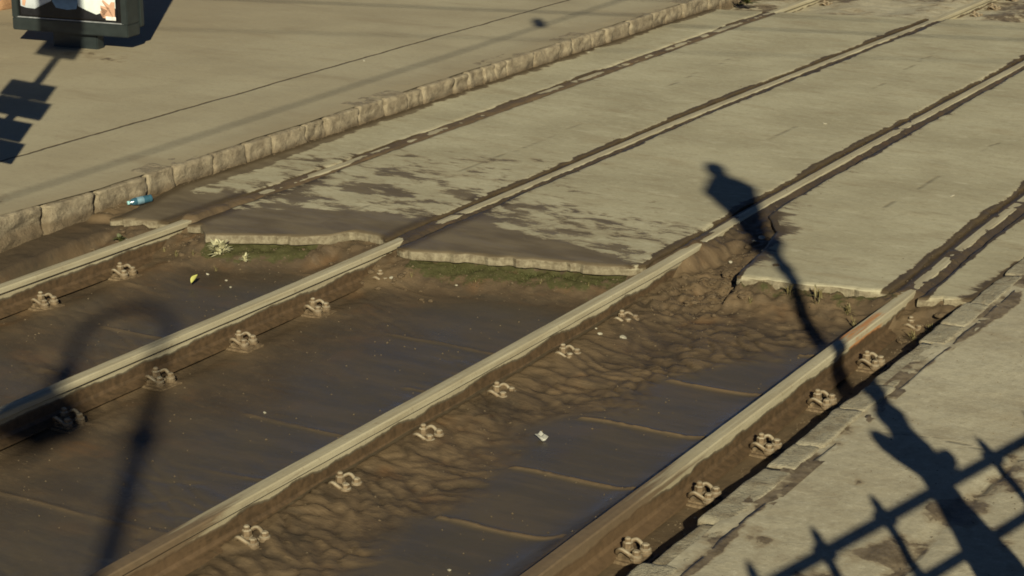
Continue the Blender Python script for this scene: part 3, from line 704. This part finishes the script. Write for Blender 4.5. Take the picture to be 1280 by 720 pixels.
bt.rotation_euler = (0, R(4), R(243)); bt.scale = (.86, .86, .86); bt.location = (-9.33, 10.79, .024)
# leaf
bm = bmesh.new(); vs = []
for i in range(9):
    a = i / 8; w = .022 * math.sin(PI * min(1, a * 1.05)) ** .8 + .001; zz = .012 * math.sin(a * PI) 
    vs.append((bm.verts.new((-w, a * .075, zz + .006)), bm.verts.new((0, a * .075, zz)), bm.verts.new((w, a * .075, zz + .009))))
for a, b in zip(vs[:-1], vs[1:]): bm.faces.new((a[0], a[1], b[1], b[0])); bm.faces.new((a[1], a[2], b[2], b[1]))
o = bm_obj('fallen_leaf', bm, m_leaf('yellow_leaf', (.42, .42, .10), (.5, .48, .16)), None, True, (-8.13, 9.86, zat(-8.13, 9.9) + .02)); o.rotation_euler = (R(38), 0, R(-10))
tag(o, 'curled yellow green leaf standing on the wet mud between the first two rails', 'leaf')
# crumpled paper
bm = bmesh.new(); bmesh.ops.create_grid(bm, x_segments=9, y_segments=7, size=.5)
for v in bm.verts:
    n = float(vn(v.co.x * 4 + 3, v.co.y * 4, 2)); v.co = Vector((v.co.x * .078, v.co.y * .036, .012 * n + .010 * abs(v.co.y) * 2))
o = bm_obj('paper_scrap', bm, m_plain('grey_white_paper', (.40, .39, .34), .7), None, False, (-4.80, 8.57, zat(-4.8, 8.57) + .008)); o.rotation_euler = (R(18), R(5), R(-30))
md = o.modifiers.new('thick', 'SOLIDIFY'); md.thickness = .003
tag(o, 'crumpled white paper scrap on the dark mud between the last two rails', 'paper scrap')
# chips
def chip(x, y, s, z=None, seed=0, mat='chip', name='stone_chip', label='tiny pale stone chip lying on the mud', cat='stone chip', grp='tiny pale stone chips on the mud', sc=(1, .8, .5)):
    bm = bmesh.new(); bmesh.ops.create_icosphere(bm, subdivisions=2, radius=s)
    for v in bm.verts:
        n = float(fbm(v.co.x / s * 1.3 + seed * 3.7, v.co.y / s * 1.3 + v.co.z / s * 2.1, 2, seed % 50)); v.co *= 1 + .45 * n
        v.co = Vector((v.co.x * sc[0], v.co.y * sc[1], v.co.z * sc[2]))
    z = (zat(x, y) if z is None else z) + s * sc[2] * .5
    o = bm_obj(name, bm, M[mat], None, False, (x, y, z)); o.rotation_euler = (random.uniform(-.3, .3), random.uniform(-.3, .3), random.uniform(0, 6))
    return tag(o, label, cat, grp)
j = 0
for (x, y) in [(-6.33, 8.22), (-8.0, 10.08), (-8.22, 10.12), (-7.9, 9.98), (-6.6, 10.64), (-7.02, 10.5), (-5.38, 10.28), (-5.33, 10.2), (-5.2, 12.2), (-5.15, 12.35), (-5.0, 12.05), (-5.25, 11.9), (-3.70, 8.1), (-3.72, 8.32), (-3.65, 7.9), (-8.93, 10.15), (-9.0, 10.25), (-8.95, 10.02), (-5.6, 8.7), (-4.35, 6.95)]:
    chip(x + random.uniform(-.02, .02), y, random.uniform(.008, .017), seed=j); j += 1
o = chip(-5.60 + .42, 10.28 - .05, .022, seed=91, label='pale flat stone half sunk in the silt beside the third rail', name='flat_stone', cat='stone', grp=None, sc=(1.3, .8, .4))
chip(-5.16, 12.22, .026, z=-.012, seed=93, label='flat pale stone flake on the mud beside the third rail in the crossing', name='flat_stone', cat='stone', grp=None, sc=(1.4, .8, .25))
chip(-5.03, 11.98, .022, z=-.02, seed=94, label='small pale stone flake by the broken slab corner under the lamp shadow', name='flat_stone', cat='stone', grp=None, sc=(1.5, .7, .3))
for i, (x, y) in enumerate([(-12.4, 12.6), (-11.15, 10.6), (-10.6, 15.5), (-6.1, 15.7), (-4.4, 13.9), (-9.35, 17.6)]):
    chip(x, y, .014, z=.141 if x < -9.5 else .002, seed=200 + i, label='white speck of litter on the dry pale paving', name='litter_speck', cat='litter', grp='white specks of litter on the paving', sc=(1.5, .8, .4))
# concrete chunks and clods where the slab corner is missing : uncountable rubble = stuff
bm = bmesh.new()
def clods(n, cx, cy, rx, ry, smin, smax, seed):
    rs = random.Random(seed)
    for i in range(n):
        x = rs.gauss(cx, rx); y = rs.gauss(cy, ry); s = rs.uniform(smin, smax) * rs.random() ** .4
        if x < -5.38 and cx > -5.4: x = -5.38 + rs.random() * .1
        z = zat(x, y)
        r = bmesh.ops.create_icosphere(bm, subdivisions=2, radius=1)
        for v in r['verts']:
            n_ = float(fbm(v.co.x * 1.4 + i * 3.1, v.co.y * 1.4 + v.co.z * 2.3, 3, 7)); c = v.co * (1 + .5 * n_)
            v.co = Vector((x + c.x * s, y + c.y * s * .85, z + c.z * s * .55 + s * .2))
clods(46, -5.06, 11.50, .17, .28, .012, .055, 1); clods(14, -7.36, 10.66, .12, .10, .01, .035, 2); clods(22, -6.95, 10.52, .16, .08, .008, .028, 3)
clods(16, -8.62, 10.32, .10, .12, .008, .03, 4); clods(26, -3.63, 11.22, .09, .16, .01, .04, 5); clods(16, -5.2, 10.95, .14, .12, .008, .03, 6); clods(14, -9.0, 10.15, .1, .12, .01, .04, 8)
clods(26, -9.43, 13, .02, 1.6, .008, .022, 9)
tag(bm_obj('rubble', bm, M['clod'], None, False), 'brown clods and rubble of dirt around the broken slab ends', kind='stuff')

# plants
def weed(label, x, y, z, s, n, mat, name='weed_plant', spread=1.0, w=.16, seed=1, cat='plant', grp=None, up=.55):
    rs = random.Random(seed); bm = bmesh.new()
    for i in range(n):
        a = rs.uniform(0, 2 * PI); el = rs.uniform(up * .4, 1.35); L = s * rs.uniform(.55, 1.1); bw = L * w
        d = Vector((math.cos(a) * math.cos(el) * spread, math.sin(a) * math.cos(el) * spread, math.sin(el)))
        side = Vector((-math.sin(a), math.cos(a), 0)); prev = None
        base = Vector((rs.uniform(-.15, .15) * s, rs.uniform(-.15, .15) * s, rs.uniform(0, .5) * s * (up > .5)))
        for k in range(6):
            tt = k / 5; p = base + d * (L * tt) - Vector((0, 0, 1)) * (L * .35 * tt * tt * rs.uniform(.8, 1.1)); ww = bw * math.sin(PI * min(1, .12 + tt * .88)) 
            q = (bm.verts.new(p - side * ww), bm.verts.new(p + side * ww))
            if prev: bm.faces.new((prev[0], prev[1], q[1], q[0]))
            prev = q
    tube(bm, [(0, 0, -.02), (0, 0, s * .5)], .003, 5)
    o = bm_obj(name, bm, mat, None, True, (x, y, z)); return tag(o, label, cat, grp)
weed('pale leafy weed growing at the muddy slab end, taller of the two', -8.27, 10.33, zat(-8.27, 10.33), .11, 80, M['weed'], w=.13, seed=3)
weed('small pale leafy weed at the slab end beside the moss', -8.08, 10.36, zat(-8.08, 10.36), .055, 34, M['weed'], w=.13, seed=4)
weed('green weed clump at the far end of the stone kerb', -9.22, 21.15, .0, .15, 60, M['green'], w=.16, seed=5)
weed('low green weed at the near end of the kerb strip beside the first rail', -9.02, 10.20, zat(-9.02, 10.2), .05, 40, M['green'], w=.2, seed=6)
gi = 0
for (x, y, s, n) in [(-4.55, 11.25, .10, 26), (-4.35, 11.22, .13, 22), (-4.15, 11.20, .09, 30), (-4.05, 11.05, .07, 26), (-4.75, 11.10, .05, 26), (-3.68, 11.05, .08, 34), (-3.62, 11.18, .07, 30), (-3.58, 10.98, .05, 24),
                     (-8.55, 10.22, .05, 22), (-8.42, 10.24, .05, 22), (-8.20, 10.20, .045, 18), (-8.70, 10.28, .04, 18), (-7.40, 10.62, .045, 22), (-6.9, 10.58, .04, 20), (-6.5, 10.72, .035, 18), (-6.1, 10.86, .035, 18), (-5.8, 10.95, .03, 18), (-3.70, 9.63, .04, 12)]:
    gi += 1
    weed('small dry grass tuft rooted in the dirt bank at the slab ends', x, y, zat(x, y) - .005, s, n, M['grass'], name='grass_tuft', w=.035, seed=20 + gi, up=.9, spread=.7, cat='grass tuft', grp='dry grass tufts along the slab ends')
# thin wash of moss blades under the slab edges: uncountable
bm = bmesh.new(); rs = random.Random(5)
for i in range(5200):
    x = rs.uniform(-7.0, -5.6) if i % 4 else (rs.uniform(-8.4, -7.75) if i % 8 else rs.uniform(-4.9, -3.95)); tt = abs(rs.gauss(.05, .07)); y = float(yedge(x)) - .005 - tt
    if rs.random() > (.25 + .9 * float(vn(x * 5, y * 5, 4))): continue
    z = -.095 - .35 * tt + rs.uniform(-.02, .012); z = max(z, -.19)
    a = rs.uniform(0, 6.28); L = rs.uniform(.006, .02); w = .0022
    b = Vector((x, y, z)); d = Vector((math.cos(a) * .7, math.sin(a) * .7, .8)) * L; s_ = Vector((-math.sin(a), math.cos(a), 0)) * w
    bm.faces.new((bm.verts.new(b - s_), bm.verts.new(b + s_), bm.verts.new(b + d)))
tag(bm_obj('moss', bm, M['green']), 'green moss and fine growth under the slab edges', kind='stuff')

# ------------------------------------------------------------------ advertising light box
P0 = Vector((-14.01, 14.49, 0)); P1 = Vector((-12.73, 14.68, 0)); W = (P1 - P0).length; ang = math.atan2(P1.y - P0.y, P1.x - P0.x)
bb = thing('advertising_lightbox', 'dark framed advertising light box on the left pavement showing a fashion poster', 'billboard', (P0.x, P0.y, .14), ang)
ZB = .15; H = 1.9; Dp = .22
bm = bmesh.new(); box(bm, (W / 2, Dp / 2, ZB + .06), (W, Dp, .12), 0, .008)
box(bm, (.035, Dp / 2, ZB + .12 + H / 2), (.07, Dp, H), 0, .006); box(bm, (W - .035, Dp / 2, ZB + .12 + H / 2), (.07, Dp, H), 0, .006); box(bm, (W / 2, Dp / 2, ZB + .12 + H + .05), (W, Dp, .10), 0, .008)
box(bm, (W - .012, Dp + .03, ZB + .12 + H / 2), (.05, .07, H + .1), 0, .01)
bm_obj('frame', bm, M['dark'], bb)
bm = bmesh.new(); box(bm, (W / 2, Dp / 2, ZB + .12 + H / 2), (W - .14, Dp - .05, H), 0); bm_obj('black_panel', bm, M['black'], bb)
bm = bmesh.new(); box(bm, (W / 2, .012, ZB + .128), (W - .08, .02, .008)); bm_obj('trim_strip', bm, M['galv'], bb)
bm = bmesh.new(); box(bm, (W / 2, Dp / 2 + .03, .07), (.5, .12, .17), 0, .01); bm_obj('pedestal', bm, M['dark'], bb)
def flat(name, pts, mat, parent, yy):
    bm = bmesh.new(); f = bm.faces.new([bm.verts.new((a, yy, b)) for a, b in pts]); bmesh.ops.triangulate(bm, faces=[f]); 
    return bm_obj(name, bm, mat, parent)
yy = .0165
post = flat('poster', [(.10, ZB + .15), (1.17, ZB + .15), (1.17, ZB + 1.95), (.10, ZB + 1.95)], m_plain('poster_black', (.012, .012, .014), .4), bb, yy)
flat('printed_sleeve', [(.10, ZB + .235), (.16, ZB + .22), (.26, ZB + .215), (.33, ZB + .26), (.45, ZB + .30), (.47, ZB + 1.2), (.10, ZB + 1.2)], m_plain('printed_grey_cloth', (.42, .45, .47), .6, 0, .15, 6), post, yy - .003)
flat('printed_jeans', [(.46, ZB + .30), (.50, ZB + .24), (.62, ZB + .225), (.73, ZB + .24), (.76, ZB + .34), (.76, ZB + 1.2), (.47, ZB + 1.2)], m_plain('printed_denim', (.13, .22, .33), .6, 0, .25, 9), post, yy - .004)
flat('printed_shirt', [(.75, ZB + .27), (.84, ZB + .235), (.95, ZB + .20), (1.02, ZB + .225), (1.10, ZB + .26), (1.165, ZB + .27), (1.165, ZB + 1.2), (.75, ZB + 1.2)], m_plain('printed_white_cloth', (.62, .67, .64), .6, 0, .1, 7), post, yy - .005)
SK = m_plain('printed_skin', (.55, .33, .22), .6, 0, .12, 12)
flat('printed_hand', [(1.02, ZB + .175), (1.155, ZB + .155), (1.16, ZB + .33), (1.12, ZB + .33), (1.10, ZB + .30), (1.03, ZB + .345), (1.02, ZB + .33), (1.09, ZB + .275), (1.00, ZB + .29), (1.00, ZB + .272), (1.08, ZB + .245), (.99, ZB + .235), (1.0, ZB + .21), (1.06, ZB + .205)], SK, post, yy - .007)
flat('printed_hand', [(.12, ZB + .245), (.15, ZB + .235), (.165, ZB + .29), (.14, ZB + .34), (.125, ZB + .30)], SK, post, yy - .007)
flat('sticker', [(1.055, ZB + .155), (1.165, ZB + .155), (1.165, ZB + .190), (1.055, ZB + .190)], m_plain('white_sticker', (.75, .75, .7), .5), post, yy - .009)
# sandstone block at far left
stone_block('sandstone_block', 'brown sandstone block at the top left behind the light box', 'stone block', None, -18.2, -15.55, 15.9, 17.2, .10, 1.0, m_stone('sandstone', (.30, .17, .09), (.36, .22, .12), 3, (.2, .12, .07)), .03, 5, rnd=.06)

# ------------------------------------------------------------------ things behind the camera that throw the shadows
SUN_EL, SUN_AZ = R(25.2), R(34.2)
dv = np.array([-math.sin(SUN_AZ), math.cos(SUN_AZ)]); TAN = math.tan(SUN_EL)
def caster(x, y, z, h):          # where a point h high must stand for its shadow to fall on (x, y, z)
    t = (h - z) / TAN; return x - dv[0] * t, y - dv[1] * t
HB = 1.65
pbx, pby = caster(-2.70, 8.60, .02, HB)
fa = math.atan2(1.0, .205)        # railing direction
fd = Vector((math.cos(fa), math.sin(fa), 0))
# parapet
par = thing('stone_parapet', 'low stone parapet under the iron railing beside the right pavement', 'parapet', (pbx, pby, .02), fa)
bm = bmesh.new(); box(bm, (0, 0, .2), (16, .22, .42), 0, .02); box(bm, (0, 0, .44), (16, .28, .06), 0, .015); bm_obj('coping_wall', bm, M['edge'], par)
rl = thing('iron_railing', 'black iron railing with finials on the parapet beside the right pavement', 'railing', (pbx, pby, .49), fa)
z0 = 0
bm = bmesh.new(); box(bm, (0, 0, HB - .49 - .02), (15.6, .045, .045), 0, .006); bm_obj('top_bar', bm, M['iron'], rl)
bm = bmesh.new(); box(bm, (0, 0, HB - .49 - .32), (15.6, .038, .038), 0, .006); bm_obj('middle_bar', bm, M['iron'], rl)
bm = bmesh.new(); box(bm, (0, 0, .08), (15.6, .04, .04), 0, .006); bm_obj('bottom_bar', bm, M['iron'], rl)
first = None
for q in range(-14, 15):
    if q == 0: continue
    if first is None:
        bm = bmesh.new(); box(bm, (0, 0, .57), (.036, .036, 1.15), 0, .004)
        lathe(bm, [(.02, 1.10), (.05, 1.12), (.052, 1.16), (.03, 1.18), (.022, 1.20), (.024, 1.22), (.008, 1.27)], n=12)
        lathe(bm, [(.02, .80), (.042, .82), (.042, .85), (.02, .87)], n=12)
        first = bm_obj('baluster', bm, M['iron'], rl); first.location = (q * .485, 0, 0)
    else:
        c = first.copy(); COL.objects.link(c); c.location = (q * .485, 0, 0)
# lamp standard
lp = thing('lamp_standard', 'ornate iron lamp standard rising from the railing', 'street lamp', (pbx, pby, .02), fa)
bm = bmesh.new(); lathe(bm, [(.15, 0), (.16, .45), (.15, .55), (.135, .95), (.115, 1.25), (.085, 1.42), (.07, 1.6), (.065, 1.66), (.080, 1.72), (.085, 1.80), (.095, 1.85), (.080, 1.90), (.062, 1.97), (.075, 2.03), (.080, 2.07), (.045, 2.14), (.058, 2.22), (.062, 2.28), (.055, 2.45), (.048, 2.7), (.044, 3.25), (.06, 3.30), (.045, 3.36), (.044, 3.46)], n=20)
bm_obj('column', bm, M['iron'], lp, True)
for s in (-1, 1):
    bm = bmesh.new(); tube(bm, [(0, .04 * s, 1.66), (0, .10 * s, 1.75), (0, .16 * s, 1.82), (0, .195 * s, 1.86), (0, .21 * s, 1.89)], [.03, .055, .058, .040, .02], 8); bm_obj('scroll', bm, M['iron'], lp, True)
bm = bmesh.new(); lathe(bm, [(.044, 3.44), (.065, 3.50), (.115, 3.58), (.12, 3.61), (.065, 3.66), (.08, 3.74)], n=16); bm_obj('lantern_holder', bm, M['iron'], lp, True)
bm = bmesh.new(); lathe(bm, [(.09, 3.74), (.20, 4.24)], n=6)
bm_obj('lantern', bm, m_plain('milky_glass', (.5, .5, .46), .3), lp)
bm = bmesh.new(); lathe(bm, [(.21, 4.23), (.215, 4.27), (.13, 4.40), (.07, 4.45), (.065, 4.49), (.085, 4.53), (.08, 4.61), (.03, 4.66)], n=6); bm_obj('lantern_roof', bm, M['iron'], lp)
for o in lp.children: pass
# gooseneck lamp
gx, gy = caster(-5.75, 6.28, -.17, 5.6)
gl = thing('gooseneck_lamp', 'tall iron street lamp with a curled arm and bell lantern', 'street lamp', (gx, gy, .02), PI / 2 - (PI / 2 - math.atan2(dv[0], dv[1])) * 0 + 0)
ga = math.atan2(.5534 * 0 + dv[1], dv[0])  # sun heading
nx, ny = dv[1], -dv[0]
gl.rotation_euler = (0, 0, math.atan2(ny, nx))
hs = 5.6
bm = bmesh.new(); lathe(bm, [(.12, 0), (.12, .5), (.075, .6), (.065, 1.6), (.058, 3.2), (.052, hs + .62), (.10, hs + .68), (.10, hs + .74), (.05, hs + .80), (.045, hs + 1.1)], n=16)
bm_obj('column', bm, M['iron'], gl, True)
arc = [(0, 0, hs + 1.05), (.0, 0, hs + 1.30)]
for i in range(11):
    a = PI * i / 10; arc.append((-.27 + .27 * math.cos(a), 0, hs + 1.50 + .28 * math.sin(a)))
arc += [(-.54, 0, hs + 1.38), (-.54, 0, hs + 1.28)]
bm = bmesh.new(); tube(bm, smooth_path(arc, 3), .038, 10); bm_obj('curled_arm', bm, M['iron'], gl, True)
bm = bmesh.new(); lathe(bm, [(.05, 1.30), (.085, 1.24), (.08, 1.15), (.06, 1.10), (.10, 1.05), (.21, .92), (.26, .80), (.25, .78), (.16, .76), (.10, .70), (.02, .64)], (-.54, 0, hs), 20); bm_obj('bell_lantern', bm, M['iron'], gl, True)
# sign post with plates
sx, sy = -9.83, 9.25; 
sg = thing('sign_post', 'pole with small rectangular sign plates at the near left kerb', 'sign', (sx, sy, .14), math.atan2(-.12, .993))
bm = bmesh.new(); lathe(bm, [(.06, 0), (.06, .05), (.042, .06), (.042, 4.4), (.01, 4.42)], n=14); bm_obj('pole', bm, M['galv'], sg, True)
for (zz, hh, ww, off) in [(.93, .31, .60, .10), (1.25, .31, .58, .04), (1.63, .31, .66, .05), (1.95, .31, .60, 0), (2.84, .40, .56, 0), (3.25, .42, .60, .02), (3.68, .5, .56, 0)]:
    bm = bmesh.new(); box(bm, (off, -.045, zz + hh / 2), (ww, .02, hh), 0, .006); bm_obj('sign_plate', bm, M['galv'], sg)
# overhead wires: end points from their shadows
def wire(label, a, b, za, h, r, ext=1.0):
    ax, ay = caster(*a, za, h); bx, by = caster(*b, za, h)
    A = Vector((ax, ay, h)); B = Vector((bx, by, h)); d = (B - A).normalized()
    A2 = A - d * 34; B2 = B + d * 34
    bm = bmesh.new(); pts = [A2.lerp(B2, i / 40) for i in range(41)]
    tube(bm, pts, r, 6)
    t = tag(bm_obj('overhead_wire', bm, M['iron']), label, 'wire', 'overhead tram wires')
wire('overhead contact wire running above the left kerb', (-9.97, 13.0), (-10.10, 17.42), .14, 5.2, .013)
wire('overhead span wire crossing the track, nearer one', (-8.34, 19.71), (-5.83, 20.45), 0, 5.6, .013)
wire('overhead span wire crossing the track, farther one', (-10.3, 20.25), (-5.6, 21.2), 0, 5.9, .009)
wire('thin overhead wire slanting over the crossing', (-6.9, 18.7), (-5.6, 19.2), 0, 5.8, .007)

ix, iy = caster(-10.27, 18.21, .14, 5.2)
bm = bmesh.new(); lathe(bm, [(.02, -.16), (.07, -.14), (.03, -.10), (.08, -.06), (.03, -.02), (.08, .02), (.03, .06), (.02, .10)], (0, 0, 0), 12)
tag(bm_obj('wire_insulator', bm, M['iron'], None, True, (ix, iy, 5.2)), 'dark ribbed insulator hung on the contact wire over the kerb', 'insulator')
# grit: thousands of crumbs washed against edges and lying in the silt
bm = bmesh.new(); rs = random.Random(77); V0 = [Vector(v) for v in ((1, 0, -.5), (-.6, .8, -.5), (-.5, -.9, -.5), (.1, 0, .8), (.5, .7, .1))]
def crumb(x, y, z, q):
    a = rs.uniform(0, 6.28); ca, sa = math.cos(a), math.sin(a); vs = []
    for p in V0:
        k = q * rs.uniform(.6, 1.25); vs.append(bm.verts.new((x + (p.x * ca - p.y * sa) * k, y + (p.x * sa + p.y * ca) * k, z + p.z * k * .7)))
    for f in ((0, 1, 3), (1, 2, 3), (2, 0, 3), (0, 4, 1), (0, 3, 4), (1, 4, 3)): bm.faces.new([vs[i_] for i_ in f])
GX = []
for i in range(900): GX.append((rs.gauss(-5.1, .22), rs.gauss(11.4, .4)))
for i in range(500): x = rs.uniform(-9.2, -3.5); GX.append((x, float(yedge(x)) - abs(rs.gauss(.03, .14))))
for i in range(700): GX.append((rs.uniform(-3.80, -3.50), rs.uniform(6.5, 11.3)))
for i in range(500): GX.append((rs.gauss(-9.40, .035), 10.5 + 7 * rs.random() ** 1.6))
for i in range(700): GX.append((rs.uniform(-8.7, -4.0), rs.uniform(6, 11)))
gxa = np.array(GX); gz = bed_fields(gxa[:, :1], gxa[:, 1:])[0].ravel()
for (x, y), z in zip(GX, gz):
    if y > float(yedge(x)) + .02 and not (-5.38 < x < -4.95 and y < 12.6) and x > -9.4: continue
    if x < -9.36 and y > 11.3: z = .003
    if min(abs(x - q) for q in RX) < .085: continue
    crumb(x, y, z + .001, rs.uniform(.003, .009) * (1 if rs.random() < .93 else 1.6))
tag(bm_obj('grit', bm, m_stone('grit', (.10, .075, .045), (.30, .25, .17), 14), None, False), 'loose grit and crumbs of stone scattered in the mud', kind='stuff')
bm = bmesh.new()
for i in range(900):
    x, y = (rs.uniform(-3.2, -2.1), rs.uniform(7, 12.5)) if i % 2 else (rs.choice([-7.215, -5.45, -3.9]) + rs.choice([-1, 1]) * abs(rs.gauss(.10, .05)), rs.uniform(11.6, 17))
    crumb(x, y, .024 if x > -3.4 else .004, rs.uniform(.002, .006))
tag(bm_obj('grit', bm, bpy.data.materials['grit'], None, False), 'fine loose grit lying on the concrete paving', kind='stuff')

# ------------------------------------------------------------------ light, sky, camera
w = bpy.data.worlds.new('World'); SC.world = w; w.use_nodes = True; nt = w.node_tree
sky = nt.nodes.new('ShaderNodeTexSky'); sky.sky_type = 'NISHITA'; sky.sun_disc = False
sky.sun_elevation = SUN_EL; sky.sun_rotation = math.atan2(-dv[0], -dv[1]) ; sky.air_density = .32; sky.dust_density = .0; sky.ozone_density = 2.5
nt.links.new(sky.outputs[0], nt.nodes['Background'].inputs[0]); nt.nodes['Background'].inputs[1].default_value = .05
sun = bpy.data.lights.new('sun', 'SUN'); sun.energy = 5.0; sun.angle = R(.55); sun.color = (1, .925, .68)
so = bpy.data.objects.new('sun', sun); COL.objects.link(so)
ldir = Vector((dv[0] * math.cos(SUN_EL), dv[1] * math.cos(SUN_EL), -math.sin(SUN_EL)))
so.rotation_euler = ldir.to_track_quat('-Z', 'Y').to_euler(); so.location = (3, -3, 8)
cam = bpy.data.cameras.new('camera'); co = bpy.data.objects.new('camera', cam); COL.objects.link(co); SC.camera = co
cam.sensor_width = 36; cam.lens = 36 * 2542.5 / 1280; cam.clip_start = .1; cam.clip_end = 2000
co.location = (0, 0, 3.671); co.rotation_euler = (R(90 - 17.05), 0, R(30.16))
SC.view_settings.view_transform = 'Standard'; SC.view_settings.look = 'None'; SC.view_settings.gamma = 1; SC.view_settings.use_curve_mapping = False
SC.view_settings.exposure = .28
SC.cycles.pixel_filter_type = 'BLACKMAN_HARRIS'; SC.cycles.filter_width = 1.8
SC.cycles.max_bounces = 5
